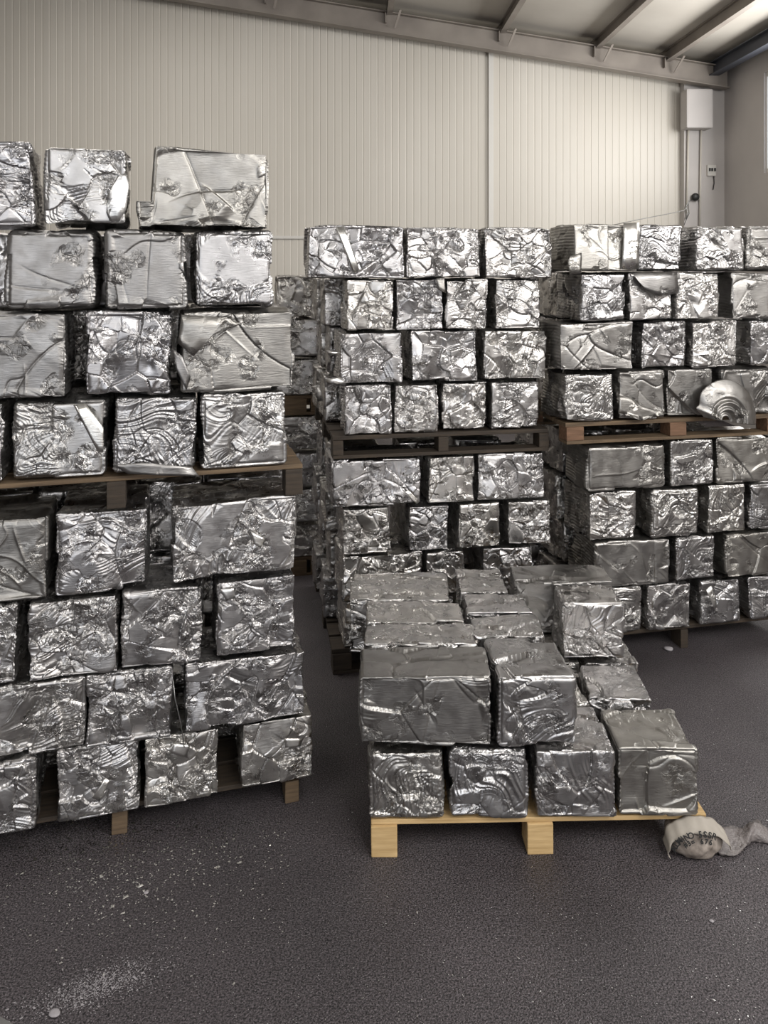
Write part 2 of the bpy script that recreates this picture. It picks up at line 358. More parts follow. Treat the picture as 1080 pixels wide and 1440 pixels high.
def bale_mesh(w_, d_, h_, style, sp, spy, notch=None, seed=None):
    """one pressed scrap bale, origin at the centre of its underside, front face towards -Y"""
    n = [max(6, int(round(w_/sp))), max(5, int(round(d_/spy))), max(6, int(round(h_/sp)))]
    vid = {}; faces = []; keys = []
    NX, NY, NZ = n[0]+1, n[1]+1, n[2]+1
    def key(i, j, k): return (i*NY+j)*NZ+k
    quads = []
    for ax in range(3):
        a1, a2 = [(1, 2), (0, 2), (0, 1)][ax]
        A, B = np.meshgrid(np.arange(n[a1]), np.arange(n[a2]), indexing='ij'); A = A.ravel(); B = B.ravel()
        for side in (0, 1):
            cs = []
            for (da, db) in ((0, 0), (1, 0), (1, 1), (0, 1)):
                ijk = [None]*3; ijk[ax] = np.full(len(A), side*n[ax]); ijk[a1] = A+da; ijk[a2] = B+db
                cs.append(key(*ijk))
            q = np.stack(cs, 1)
            flip = (side == 0) if ax != 1 else (side == 1)
            if flip: q = q[:, ::-1]
            quads.append(q)
    Q = np.concatenate(quads); uk, inv = np.unique(Q.ravel(), return_inverse=True); Q = inv.reshape(Q.shape)
    i = uk//(NY*NZ); j = (uk//NZ) % NY; k = uk % NZ
    size = np.array([w_, d_, h_]); half = size/2
    P = np.stack([i/n[0], j/n[1], k/n[2]], 1)*size-half
    rad = {'plate': .026, 'swirl': .020, 'shard': .010, 'mixed': .013, 'sheet': .014}[style]*rng.uniform(.8, 1.2)
    # draw grid lines into the rounded corners
    q0 = np.clip(P, -(half-rad), half-rad); dv = P-q0
    nr = dv/np.maximum(np.linalg.norm(dv, axis=1, keepdims=True), 1e-9)
    base = q0+nr*rad
    # outward surface detail
    fr = np.maximum(np.abs(P[:, 0])/half[0], np.abs(P[:, 2])/half[2])        # distance from the face centre
    front = sstep(-nr[:, 1], .5, .9)
    if style == 'plate':
        m = sstep(fr+.10*sn(P, 18), .70, .95)
        m = np.clip(m+sstep(sn(P, 12), 1.0, 1.3)*.9, 0, 1)
        h = creases(P, 3, .003, .003)+.0012*sn(P, 14)
        c = folds(P, 70, .005, .02)+shards(P, 60, size, .10, .0015, .004, .0018)
        h = h*(1-.5*m)+c*m
    elif style == 'sheet':
        h = shards(P, 4, size, .04, .002, .004, .0025)+creases(P, 4, .005, .003)+.0022*sn(P, 16)
        m = sstep(fr+.15*sn(P, 20), .80, .98)*.9; h = h*(1-.3*m)+m*(folds(P, 65, .005, .02)+shards(P, 70, size, .10, .001, .003, .002))
    elif style == 'swirl':
        c0 = np.array([rng.uniform(-.45, .45)*w_, -half[1], rng.uniform(-.45, .45)*h_])
        h = .8*folds(P, 50, .010, .075, c0, 1.1)+folds(P, 62, .006, .08, None, 1.0)*sstep(sn(P, 15), -.2, .5)+folds(P, 115, .003, .05, c0, 1.0)+shards(P, 30, size, .07, .0015, .005, .002)+.0015*sn(P, 20)
        sm = sstep(sn(P, 13), .5, .8); h = h*(1-.8*sm)+sm*(shards(P, 40, size, .12, .002, .006, .002)+.7*folds(P, 80, .004, .05))
        pm = sstep(sn(P, 13), .8, 1.0); h = h*(1-pm)+pm*(.001*sn(P, 15)+.002)
    elif style == 'mixed':
        h = shards(P, 24, size, .10, .003, .006, .002)+folds(P, 70, .006, .04)*sstep(sn(P, 16), -.3, .2)
        h += shards(P, 130, size, .10, .0008, .002, .0015)*sstep(sn(P, 16), -.4, .5)
        h += creases(P, 5, .005, .003)
    else:
        h = shards(P, 40, size, .12, .0035, .008, .002)+shards(P, 200, size, .11, .001, .003, .0015)*sstep(sn(P, 18), -.7, .3)
        h += folds(P, 80, .004, .04)*sstep(sn(P, 16), .0, .5)
    # tops and sides are pressed flat: layered streaks instead of crumple
    lay = .001*np.sin(P[:, 2]*420+3*sn(P, 12))+.0012*sn(P*np.array([.35, 1, 1]), 60)+shards(P*np.array([.45, 1, 1]), 20, size, .06, .002, .007, .002)
    h = h*front+(1-front)*(lay+.18*h)
    edge = sstep(fr, .80, 1.0)*front
    h = h*(1-.45*edge)-edge*.003*(1+sn(P, 40))
    h = np.clip(h, -.022, .007)
    base = base+nr*(h-.006)[:, None]
    base[:, 0] += .0022*sn(P, 14); base[:, 2] += .0015*sn(P, 14)
    skew = rng.normal()*.012; base[:, 0] += base[:, 2]*skew
    if notch:
        fx = (base[:, 0]+half[0])/w_; kk = 1-(1-notch[1])*(1-sstep(fx+.015*sn(base, 60), notch[0], notch[0]+.03+.10*0))
        base[:, 2] = (base[:, 2]+half[2])*kk-half[2]
    base[:, 2] += half[2]
    base[:, 2] -= base[:, 2].min()
    me = bpy.data.meshes.new('bale')
    me.vertices.add(len(base)); me.vertices.foreach_set('co', base.astype(np.float32).ravel())
    me.loops.add(Q.size); me.loops.foreach_set('vertex_index', Q.astype(np.int32).ravel())
    me.polygons.add(len(Q)); me.polygons.foreach_set('loop_start', np.arange(0, Q.size, 4, dtype=np.int32))
    me.polygons.foreach_set('loop_total', np.full(len(Q), 4, dtype=np.int32))
    me.update(calc_edges=True); me.validate()
    me.polygons.foreach_set('use_smooth', [True]*len(Q))
    return me

class Stack:
    def __init__(s, theta, d0, name): s.t = math.radians(theta); s.d0 = d0; s.name = name
    def at(s, px_, back=0):                    # pixel column -> plan point on the stack's front line
        u = (px_-CX)/F; dd = s.d0/(1-math.tan(s.t)*u)
        return Vector((u*dd-math.sin(s.t)*back, dd+math.cos(s.t)*back))
    def s_of(s, px_): return s.at(px_).x/math.cos(s.t)
    def pt(s, sv, back):                       # along / behind the front line
        return Vector((sv*math.cos(s.t)-back*math.sin(s.t), s.d0+sv*math.sin(s.t)+back*math.cos(s.t)))
LEFT = Stack(15.5, 2.83, 'left stack'); CEN = Stack(9.7, 3.715, 'middle stack'); RIGHT = Stack(12, 3.57, 'right stack')
MATS = {'plate': M_PLATE, 'sheet': M_PLATE, 'swirl': M_SWIRL, 'mixed': M_ALU, 'shard': M_ALU}
WORDS = {'plate': 'smooth-faced', 'sheet': 'creased sheet-wrapped', 'swirl': 'swirl-folded', 'mixed': 'crumpled', 'shard': 'shard-textured'}
ORD = ['first', 'second', 'third', 'fourth', 'fifth', 'sixth']
def bale(me, loc, rz, label, group, style):
    o = link('aluminium_bale', me, MATS[style] if not me.materials else None)
    o.location = loc; o.rotation_euler = (random.uniform(-.004, .004), random.uniform(-.006, .006), rz+random.uniform(-.02, .02))
    return tag(o, label, 'scrap bale', group)
random.seed(3)
BALES = {}
def row(st, z0, z1, items, where, sp, depth=.30, spy=.012, pull=.012):
    n_ = len(items)
    for i_, it in enumerate(items):
        x0, x1, style = it[:3]; opt = it[3] if len(it) > 3 else {}
        s0, s1 = st.s_of(x0), st.s_of(x1); w_ = s1-s0
        h_ = z1-z0-.003
        me = bale_mesh(w_, depth, h_, style, sp, spy, opt.get('notch'))
        bk = random.uniform(-pull, pull)+opt.get('back', 0)
        p = st.pt((s0+s1)/2, depth/2+bk)
        pos = ORD[i_]+' from left' 
        lab = '%s aluminium bale, %s, %s' % (WORDS[style], pos, where)
        if opt.get('note'): lab = opt['note']
        o = bale(me, (p.x, p.y, z0), st.t, lab, 'scrap bales of the '+st.name, style)
        BALES[(st.name, round(z0, 2), i_)] = o

NEAR, FAR = .0025, .0032
P_, S_, W_, X_, H_ = 'plate', 'sheet', 'swirl', 'mixed', 'shard'
# left stack, upper pallet, from the top row down
up, lo = "left stack's upper pallet", "left stack's lower pallet"
row(LEFT, 2.040, 2.315, [(-45, 46, X_), (60, 180, W_), (192, 378, S_, {'notch': (.11, .32)})], 'top row of '+up, NEAR)
row(LEFT, 1.765, 2.040, [(3, 137, P_), (145, 263, P_), (272, 385, W_)], 'second row down of '+up, NEAR)
row(LEFT, 1.480, 1.765, [(-40, 94, S_), (117, 241, X_), (252, 415, S_)], 'third row down of '+up, NEAR)
row(LEFT, 1.217, 1.480, [(-95, 5, X_), (14, 150, W_), (158, 278, W_), (281, 403, W_)], 'bottom row of '+up, NEAR)
row(LEFT, .835, 1.108, [(-60, 68, S_), (76, 208, X_), (240, 418, X_)], 'top row of '+lo, NEAR)
row(LEFT, .570, .835, [(-110, 25, X_), (38, 168, H_), (171, 286, X_), (303, 417, H_)], 'second row down of '+lo, NEAR)
row(LEFT, .330, .570, [(-30, 118, X_), (121, 243, X_), (259, 430, H_)], 'third row down of '+lo, NEAR)
row(LEFT, .095, .330, [(-80, 50, X_), (78, 196, H_), (203, 309, H_), (338, 443, H_)], 'bottom row of '+lo, NEAR)
# middle stack
up, lo = "middle stack's upper pallet", "middle stack's lower pallet"
row(CEN, 1.86, 2.11, [(432, 568, H_), (572, 677, H_), (682, 776, H_)], 'top row of '+up, FAR)
row(CEN, 1.61, 1.86, [(487, 555, H_), (558, 625, H_), (627, 686, H_), (697, 761, H_)], 'second row down of '+up, FAR)
row(CEN, 1.36, 1.61, [(478, 567, H_), (577, 672, H_), (680, 768, H_)], 'third row down of '+up, FAR)
row(CEN, 1.12, 1.36, [(484, 552, H_), (554, 618, H_), (622, 686, H_), (692, 760, X_)], 'bottom row of '+up, FAR)
row(CEN, .775, 1.005, [(466, 593, X_), (602, 668, H_), (673, 768, H_)], 'top row of '+lo, FAR)
row(CEN, .550, .775, [(482, 551, H_), (575, 632, H_), (643, 703, H_), (714, 776, H_)], 'second row down of '+lo, FAR)
row(CEN, .330, .550, [(480, 595, H_), (599, 656, H_), (680, 753, H_)], 'third row down of '+lo, FAR)
row(CEN, .115, .330, [(484, 560, H_), (566, 640, H_)], 'bottom row of '+lo, FAR)
# right stack
up, lo = "right stack's upper pallet", "right stack's lower pallet"
row(RIGHT, 1.893, 2.127, [(806, 896, S_), (898, 961, W_), (976, 1048, W_), (1050, 1120, P_)], 'top row of '+up, FAR)
row(RIGHT, 1.650, 1.893, [(815, 881, W_), (884, 948, X_), (950, 1012, X_), (1030, 1105, S_)], 'second row down of '+up, FAR)
row(RIGHT, 1.410, 1.650, [(787, 891, S_), (905, 968, X_), (972, 1038, X_), (1055, 1130, W_)], 'third row down of '+up, FAR)
row(RIGHT, 1.166, 1.410, [(793, 864, W_), (868, 935, S_), (939, 1004, S_), (1012, 1095, P_)], 'bottom row of '+up, FAR)
row(RIGHT, .820, 1.058, [(825, 940, P_), (944, 1006, W_), (1009, 1095, S_)], 'top row of '+lo, FAR)
row(RIGHT, .575, .820, [(831, 897, X_), (915, 983, W_), (997, 1052, W_), (1054, 1125, W_)], 'second row down of '+lo, FAR)
row(RIGHT, .345, .575, [(837, 945, S_), (952, 1010, W_), (1020, 1100, S_)], 'third row down of '+lo, FAR)
row(RIGHT, .115, .345, [(848, 906, W_), (913, 974, X_), (986, 1044, W_), (1055, 1125, W_)], 'bottom row of '+lo, FAR)

# ranks behind: a few shared meshes copied as individuals
proto = [bale_mesh(.27, .30, .24, s_, .008, .012) for s_ in (H_, X_, H_, W_, X_)]
for me in proto: me.materials.append(M_ALU)
def copy_bale(st, sv, back, z0, z1, label, group, wd=.27):
    me = random.choice(proto); o = bpy.data.objects.new('aluminium_bale', me); col.objects.link(o)
    p = st.pt(sv, back); o.location = (p.x, p.y, z0); o.rotation_euler = (0, 0, st.t+random.uniform(-.03, .03)+random.choice([0, math.pi]))
    o.scale = (wd/.27, 1, (z1-z0-.003)/.24)
    return tag(o, label, 'scrap bale', group)
LZ = [(.095, .330), (.330, .570), (.570, .835), (.835, 1.108), (1.217, 1.480), (1.480, 1.765), (1.765, 2.040), (2.040, 2.315)]
CZ = [(.115, .330), (.330, .550), (.550, .775), (.775, 1.005), (1.12, 1.36), (1.36, 1.61), (1.61, 1.86), (1.86, 2.11)]
RZ = [(.115, .345), (.345, .575), (.575, .820), (.820, 1.058), (1.166, 1.41), (1.41, 1.65), (1.65, 1.893), (1.893, 2.127)]
NTH = ['lowest', 'second lowest', 'third lowest', 'top']
for k_, (z0, z1) in enumerate(LZ[:7]):
    for c_ in range(4):
        sv = -1.40+.302*c_+(.03 if k_ % 2 else 0)
        if k_ == 6 and c_ == 3: continue
        copy_bale(LEFT, sv, .475, z0, z1, 'shadowed bale behind the front rank of the left stack, seen through the gaps', 'second rank of the left stack', .296)
cl = CEN.s_of(484)
for k_, (z0, z1) in enumerate(CZ):
    lev = NTH[k_ % 4]+' row of the '+('lower' if k_ < 4 else 'upper')+' pallet'
    for r_ in range(2):
        copy_bale(CEN, cl+.10+(-.045 if r_ else -.03)+(.03 if k_ % 2 else 0), .49+.335*r_, z0, z1,
                  "dark side bale in middle stack's %s rank, %s" % (['second', 'third'][r_], lev), 'left side of the middle stack')
    for c_ in range(2):
        copy_bale(CEN, cl+.46+.30*c_, .49, z0, z1, 'shadowed bale behind the front rank of the middle stack, seen through the gaps', 'second rank of the middle stack', .26)
rl = RIGHT.s_of(835)
for k_, (z0, z1) in enumerate(RZ):
    lev = NTH[k_ % 4]+' row of the '+('lower' if k_ < 4 else 'upper')+' pallet'
    for r_ in range(2):
        copy_bale(RIGHT, rl+.10-.02*r_+(.03 if k_ % 2 else 0), .49+.335*r_, z0, z1,
                  "dark side bale in right stack's %s rank, %s" % (['second', 'third'][r_], lev), 'left side of the right stack')
    for c_ in range(2):
        copy_bale(RIGHT, rl+.42+.30*c_, .49, z0, z1, 'shadowed bale behind the front rank of the right stack, seen through the gaps', 'second rank of the right stack', .26)
# a lower stack farther back on the left of the middle stack
BACK = Stack(9.7, 4.95, 'far stack')
for k_, (z0, z1) in enumerate(CZ[:7]):
    for c_ in range(2):
        lev = NTH[k_ % 4]+' row of the '+('lower' if k_ < 4 else 'upper')+' pallet'
        if k_ == 6: lev = 'top row'
        copy_bale(BACK, BACK.s_of(388)+.135+.29*c_, .15, z0, z1-.01 if k_ < 6 else z1+.01, "dim bale, far stack's %s column, %s" % (['left', 'right'][c_], lev), 'far stack behind the middle one')

# ------------------------------------------------------------ front pallet load
FR = Stack(1.5, 2.53, 'front pallet')
def fbale(x0, x1, back, depth, layer, style, label, dz=0, rz=0, sp=.0027, zs=None):
    z0, z1 = [(.117, .350), (.350, .585)][layer]
    # pixel columns are read at the bale's own depth
    dd = FR.d0+back; u0, u1 = (x0-CX)/F*dd, (x1-CX)/F*dd
    me = bale_mesh(u1-u0, depth, z1-z0-.003+dz, style, sp, .006)
    o = bale(me, ((u0+u1)/2-.026*0, dd+depth/2, z0), rz, label, 'scrap bales on the front pallet', style)
    return o
random.seed(11)
fbale(516, 626, .0, .25, 0, W_, 'swirl-folded aluminium bale at the left end of the front pallet\'s bottom row')
fbale(630, 746, .0, .25, 0, W_, 'swirl-folded aluminium bale, second from left, front pallet\'s bottom row')
fbale(752, 868, .0, .27, 0, X_, 'crumpled aluminium bale, third from left, front pallet\'s bottom row')
fbale(870, 986, .01, .24, 0, S_, 'creased sheet-wrapped bale at the right end of the front pallet\'s bottom row')
fbale(503, 694, .0, .22, 1, S_, 'wide bale with smooth sheet face, upper left corner of the front pallet load')
fbale(697, 813, .0, .28, 1, W_, 'swirl-folded bale beside the wide smooth one, upper layer of front pallet')
fbale(510, 672, .235, .16, 1, X_, 'flat-topped bale directly behind the wide smooth one on the front pallet')
fbale(514, 655, .405, .19, 1, X_, 'flat-topped bale third back in the left column of the front pallet')
fbale(490, 636, .610, .30, 1, X_, 'rearmost bale in the left column of the front pallet')
fbale(664, 770, .295, .17, 1, X_, 'small bale second back in the middle column of the front pallet')
fbale(657, 750, .475, .19, 1, H_, 'bale third back in the middle column of the front pallet')
fbale(646, 716, .680, .25, 1, H_, 'rearmost bale in the middle column of the front pallet')
fbale(790, 880, .57, .20, 1, X_, 'single tall-standing bale at the right rear of the front pallet, upper layer')
fbale(724, 866, .80, .20, 1, S_, 'long rearmost bale behind the tall-standing one on the front pallet')
fbale(834, 922, .275, .27, 0, X_, 'tilted crumpled bale behind the bottom right bale of front pallet', dz=.012, rz=-.10)
fbale(760, 830, .285, .27, 0, X_, 'half-hidden bale second back in the third column, front pallet bottom layer')
fbale(752, 818, .57, .25, 0, X_, 'shaded bale under the tall-standing bale, third column, front pallet')
fbale(822, 900, .57, .25, 0, X_, 'bale under the tall-standing bale, right column, front pallet')
for c_, (a, b_) in enumerate(((520, 620), (628, 738))):
    for r_ in range(3):
        q = .28+.25*r_
        fbale(a+6*r_*(1 if c_ else 1), b_-(8 if c_ else 6)*r_, q, .24, 0, X_, 'hidden bale under the upper layer of the front pallet load', sp=.009)
fbale(716, 806, .83, .17, 0, X_, 'low bale under the long rearmost one on the front pallet', sp=.009)

# ------------------------------------------------------------ pallets
def pallet(st, s0, s1, depth, z0, z1, m_, label, bottom=True, nb=7, fw=.09, mfoot=None, board=.02, inset=0, skip=None):
    w_ = s1-s0; p = st.pt((s0+s1)/2, inset)
    root = empty('wooden_pallet', (p.x, p.y, z0), st.t); tag(root, label, 'pallet', 'wooden pallets')
    H = z1-z0; bt = .016 if bottom else 0
    for k in range(nb):
        bw = depth/nb*.86; y = (k+.5)*depth/nb
        box('deck_board', (random.uniform(-.004, .004), y, H-board/2), (w_, bw, board), m_, root, bevel=.002)
    for y in (.045, depth/2, depth-.045):
        for x_ in (-w_/2+fw/2, 0, w_/2-fw/2):
            if skip and x_ > 0 and y < .1: continue
            o = box('foot_block', (x_, y, bt+(H-board-bt)/2), (fw, .09, H-board-bt-.0005), mfoot or m_, root, bevel=.003, jit=.001)
    if bottom:
        for y in (.045, depth/2, depth-.045): box('bottom_board', (0, y, bt/2), (w_, .09, bt), m_, root, bevel=.002)
    return root
ls1 = LEFT.s_of(424)
pallet(LEFT, ls1-1.22, ls1, 1.0, 0, .093, M_DARKW, 'grimy dark pallet on the floor under the left stack', bottom=False, inset=.05, fw=.05, mfoot=M_OLD, board=.016)
pallet(LEFT, ls1-1.24, ls1+.005, 1.0, 1.110, 1.215, M_OLD, 'weathered pallet halfway up the left stack, between its two loads', bottom=False, mfoot=M_DARKW, board=.015, fw=.06, inset=.004)
cs0, cs1 = CEN.s_of(468), CEN.s_of(772)
pallet(CEN, cs0, cs1, 1.05, 0, .113, M_DARKW, 'shaded pallet on the floor under the middle stack')
pallet(CEN, cs0, cs1, 1.05, 1.012, 1.118, M_DARKW, 'dark pallet halfway up the middle stack, between its two loads', fw=.05)
rs0 = RIGHT.s_of(797)
pallet(RIGHT, rs0+.06, rs0+1.25, 1.05, 0, .113, M_DARKW, 'dark pallet on the floor under the right stack', bottom=False, fw=.04, inset=.04)
pallet(RIGHT, rs0, rs0+1.19, 1.05, 1.062, 1.164, M_OLD, 'brown pallet with reddish blocks halfway up the right stack', mfoot=M_RED)
bs0 = BACK.s_of(388)
pallet(BACK, bs0, bs0+.62, .8, 0, .115, M_OLD, 'dim pallet on the floor under the far stack', fw=.19)
pallet(BACK, bs0, bs0+.62, .8, 1.0, 1.12, M_OLD, 'dim pallet halfway up the far stack', fw=.19)
pallet(FR, (522-CX)/F*2.53, (1000-CX)/F*2.53, 1.08, 0, .115, M_WOOD, 'new pale pine pallet in front carrying the half-unloaded bales', bottom=False, fw=.085, nb=8, board=.015, skip=True)

# ------------------------------------------------------------ loose sheet pieces standing out of bales
def at_px(st, px_, py_, out):
    u = (px_-CX)/F; dd = st.d0/(1-math.tan(st.t)*u)
    p = st.at(px_)-Vector((-math.sin(st.t), math.cos(st.t)))*out
    # keep the row on the same line of sight height
    return Vector((p.x, p.y, CH-(py_-HY)/F*dd))
def flap(st, poly, key, m_, out=.012, curl=.0, name='sheet_flap', label=None, cuts=3, rings=None):
    bm = bmesh.new(); n_ = len(poly)
    vv = [bm.verts.new(at_px(st, x_, y_, out)) for x_, y_ in poly]
    bm.faces.new(vv); bmesh.ops.triangulate(bm, faces=bm.faces)
    bmesh.ops.subdivide_edges(bm, edges=bm.edges, cuts=cuts, use_grid_fill=True)
    c = sum((v.co for v in bm.verts), Vector())/len(bm.verts); nrm = Vector((math.sin(st.t), -math.cos(st.t), 0))
    R = max((v.co-c).length for v in bm.verts)
    for v in bm.verts:
        r_ = (v.co-c).length/R
        v.co += nrm*(curl*(1-r_*r_)+.004*math.sin(v.co.x*90+v.co.z*50)*r_)
    if rings:
        cc = at_px(st, rings[0], rings[1], out)
        for v in bm.verts:
            r_ = (v.co-cc).length
            v.co += nrm*.009*math.cos(r_*150)*max(0, 1-r_/.17)
    ext = bmesh.ops.extrude_face_region(bm, geom=bm.faces[:])
    for g in ext['geom']:
        if isinstance(g, bmesh.types.BMVert): g.co += nrm*.0016
    bmesh.ops.recalc_face_normals(bm, faces=bm.faces)
    par = min((k_ for k_ in BALES if k_[0] == key[0] and k_[2] == key[2]), key=lambda k_: abs(k_[1]-key[1])); par = BALES[par]
    o = bm_obj(name, bm, m_, None, True); o.parent = par
    bpy.context.view_layer.update()
    o.matrix_parent_inverse = par.matrix_world.inverted()
    if label: o['label'] = label
    return o
L, C_, R_ = 'left stack', 'middle stack', 'right stack'
flap(LEFT, [(104, 568), (120, 566), (146, 600), (146, 634), (138, 634)], (L, 1.22, 1), M_BRIGHT, .014, .003, label='bright flat strip of sheet')
flap(LEFT, [(150, 300), (152, 275), (165, 250), (178, 243), (182, 262), (178, 295), (168, 312), (155, 312)], (L, 2.04, 1), M_BRIGHT, .016, .008, label='bright oval piece of sheet')
flap(LEFT, [(255, 442), (318, 446), (340, 455), (300, 470), (272, 500), (250, 482)], (L, 1.48, 2), M_PLATE, .014, .006)
flap(LEFT, [(243, 490), (256, 500), (268, 530), (262, 548), (248, 520)], (L, 1.48, 2), M_PLATE, .012, .004)
flap(LEFT, [(160, 652), (180, 664), (280, 668), (270, 655), (200, 648)], (L, 1.22, 2), M_PLATE, .02, .003)
flap(LEFT, [(308, 826), (328, 824), (330, 838), (318, 842)], (L, .57, 3), M_BRIGHT, .016, .003, label='bright loose chip')
flap(LEFT, [(244, 1040), (266, 1043), (262, 1060), (240, 1052)], (L, .1, 2), M_BRIGHT, .022, .002, label='small pale tag-like chip')
flap(LEFT, [(398, 1033), (424, 1034), (422, 1045), (400, 1046)], (L, .1, 3), M_BRIGHT, .02, .002, label='small pale tag-like chip')
flap(LEFT, [(130, 1118), (148, 1090), (155, 1094), (140, 1122)], (L, .1, 1), M_BRIGHT, .016, .002)
flap(LEFT, [(352, 745), (372, 755), (366, 768), (356, 762)], (L, .84, 2), M_BRIGHT, .016, .002)
flap(CEN, [(472, 320), (483, 318), (505, 380), (497, 385)], (C_, 1.86, 0), M_BRIGHT, .014, .004)
flap(CEN, [(458, 492), (480, 496), (462, 500)], (C_, 1.36, 0), M_BRIGHT, .01, .002, cuts=1)
flap(CEN, [(440, 548), (452, 545), (458, 568), (450, 570)], (C_, 1.12, 0), M_PLATE, -.1, .002, cuts=1)
flap(CEN, [(457, 533), (478, 530), (487, 540), (460, 540)], (C_, 1.36, 0), M_BRIGHT, .01, .002, cuts=1)
flap(CEN, [(612, 392), (624, 390), (626, 412), (616, 408)], (C_, 1.61, 1), M_PLATE, .012, .002)
flap(CEN, [(657, 708), (663, 707), (667, 728), (661, 730)], (C_, .55, 2), M_BRIGHT, .012, .002)
flap(CEN, [(568, 690), (574, 688), (590, 704), (585, 708)], (C_, .78, 0), M_BRIGHT, .012, .002)
flap(RIGHT, [(885, 384), (950, 382), (950, 412), (925, 416), (905, 408), (893, 396)], (R_, 1.65, 1), M_PLATE, .016, .02)
flap(RIGHT, [(796, 368), (800, 360), (816, 355), (816, 384), (800, 386)], (R_, 1.89, 0), M_PLATE, .012, .004)
flap(RIGHT, [(875, 314), (897, 313), (896, 378), (872, 378)], (R_, 1.89, 0), M_BRIGHT, .013, .004)
flap(RIGHT, [(868, 555), (882, 558), (900, 570), (935, 580), (905, 585), (898, 590), (885, 582), (866, 580)], (R_, 1.17, 1), M_PLATE, .02, .006)
flap(RIGHT, [(990, 828), (998, 822), (1006, 850), (1002, 856)], (R_, .12, 2), M_BRIGHT, .014, .003)
# round curled sheet with pressed concentric rings, standing out from the bale behind it
NT, NR = 72, 40; vs, fs = [], []
o_ = at_px(RIGHT, 1008, 589, .045); ex = Vector((math.cos(RIGHT.t), math.sin(RIGHT.t), 0)); en = Vector((math.sin(RIGHT.t), -math.cos(RIGHT.t), 0))
for i in range(NT):
    th = math.radians(-8+176*i/(NT-1)); Rm = .195*(1-.08*math.cos(th*2))*(1 if th < 2.2 else 1-.38*math.sin((th-2.2)/.9*1.57)**2)
    Rm += .03*math.exp(-((th-2.72)/.10)**2)
    for j in range(NR):
        q = .12+.88*j/(NR-1); r_ = Rm*q
        bulge = .045*math.sin(min(1, q)*math.pi*.9)+.010*math.cos((q-.30)*38)*(1 if q < .56 else math.exp(-((q-.56)/.05)**2))
        vs.append(o_+ex*(r_*math.cos(th))+Vector((0, 0, 1))*(r_*math.sin(th)*.98)+en*bulge)
for i in range(NT-1):
    for j in range(NR-1): fs.append((i*NR+j, i*NR+j+1, (i+1)*NR+j+1, (i+1)*NR+j))
par = BALES[('right stack', 1.17, 3)] if ('right stack', 1.17, 3) in BALES else [v for k, v in BALES.items() if k[0] == 'right stack' and abs(k[1]-1.166) < .02 and k[2] == 3][0]
ro = link('curled_sheet', mesh(vs, fs, 'curl', True), M_PLATE, par); bpy.context.view_layer.update(); ro.matrix_parent_inverse = par.matrix_world.inverted()
ro['label'] = 'round curled grey sheet with pressed rings hanging over the pallet edge'
ro.modifiers.new('thick', 'SOLIDIFY').thickness = .0015
# ------------------------------------------------------------ wires and wall services
a = LEFT.at(243)-Vector((-math.sin(LEFT.t), math.cos(LEFT.t)))*.02
tag(tube('bent_wire', [at_px(LEFT, 243, 950, .02), at_px(LEFT, 246, 975, .035), at_px(LEFT, 254, 1010, .03), at_px(LEFT, 259, 1044, .028)], .0016, M_GALV), 'thin bent wire dangling over the lower rows of the left stack', 'wire')
tag(tube('bent_wire', [at_px(RIGHT, 868, 316, -.05), at_px(RIGHT, 900, 309, -.05), at_px(RIGHT, 935, 302, -.03), at_px(RIGHT, 962, 296, 0), at_px(RIGHT, 968, 287, 0), at_px(RIGHT, 974, 300, -.03), at_px(RIGHT, 970, 316, -.05)], .002, M_GALV), 'long thin wire sticking up from the top of the right stack', 'wire')
def wpt(px_, py_, off):                       # a point in front of the back wall
    hx_, d_ = px_wall(px_, YB-off); p = hall(hx_, YB-off); return Vector((p.x, p.y, CH-(py_-HY)/F*d_))
a, b_ = wpt(961, 127, .22), wpt(998, 182, .22); c = (a+b_)/2
tag(box('duct_box', c, (abs(b_.x-a.x), .2, abs(a.z-b_.z)), M_SIDE, rz=YAW, bevel=.02), 'cream box high in the right corner of the back wall', 'box')
for x_, y0, y1, d_ in ((968, 183, 300, 'left'), (986, 183, 318, 'right')):
    tag(tube('conduit_pipe', [wpt(x_, y0, .15), wpt(x_-1, (y0+y1)/2, .15), wpt(x_-2, y1, .15)], .012, M_WALL), 'thin conduit running down from the cream corner box, %s one of two' % d_, 'pipe')
r0 = empty('switch_box', wpt(1000, 240, .13), YAW); tag(r0, 'small switch box with cables high in the corner', 'switch box')
box('housing', (0, 0, 0), (.11, .05, .14), M_WHITE, r0, bevel=.008)
for dx in (-.03, .0, .035): box('switch', (dx, -.03, .01), (.02, .02, .04), M_BLACK, r0, bevel=.003)
tube('cable', [(0.03, -.01, -.07), (.035, -.01, -.16), (.02, -.01, -.24)], .006, M_BLACK, r0)
r0 = empty('wall_lamp', wpt(978, 277, .16), YAW); tag(r0, 'small dark round fitting on the corner conduit', 'fitting')  # dark round fitting, gives no light
bm = bmesh.new(); bmesh.ops.create_uvsphere(bm, u_segments=16, v_segments=10, radius=.05)
for v_ in bm.verts: v_.co.y *= .7
bm_obj('head', bm, M_BLACK, r0, True)
box('bracket', (.03, .02, -.02), (.09, .03, .03), M_GALV, r0, bevel=.005)
tube('cable', [(-.04, 0, -.03), (-.09, 0, -.06), (-.12, 0, -.12), (-.10, 0, -.2), (-.12, 0, -.28)], .008, M_GALV, r0)

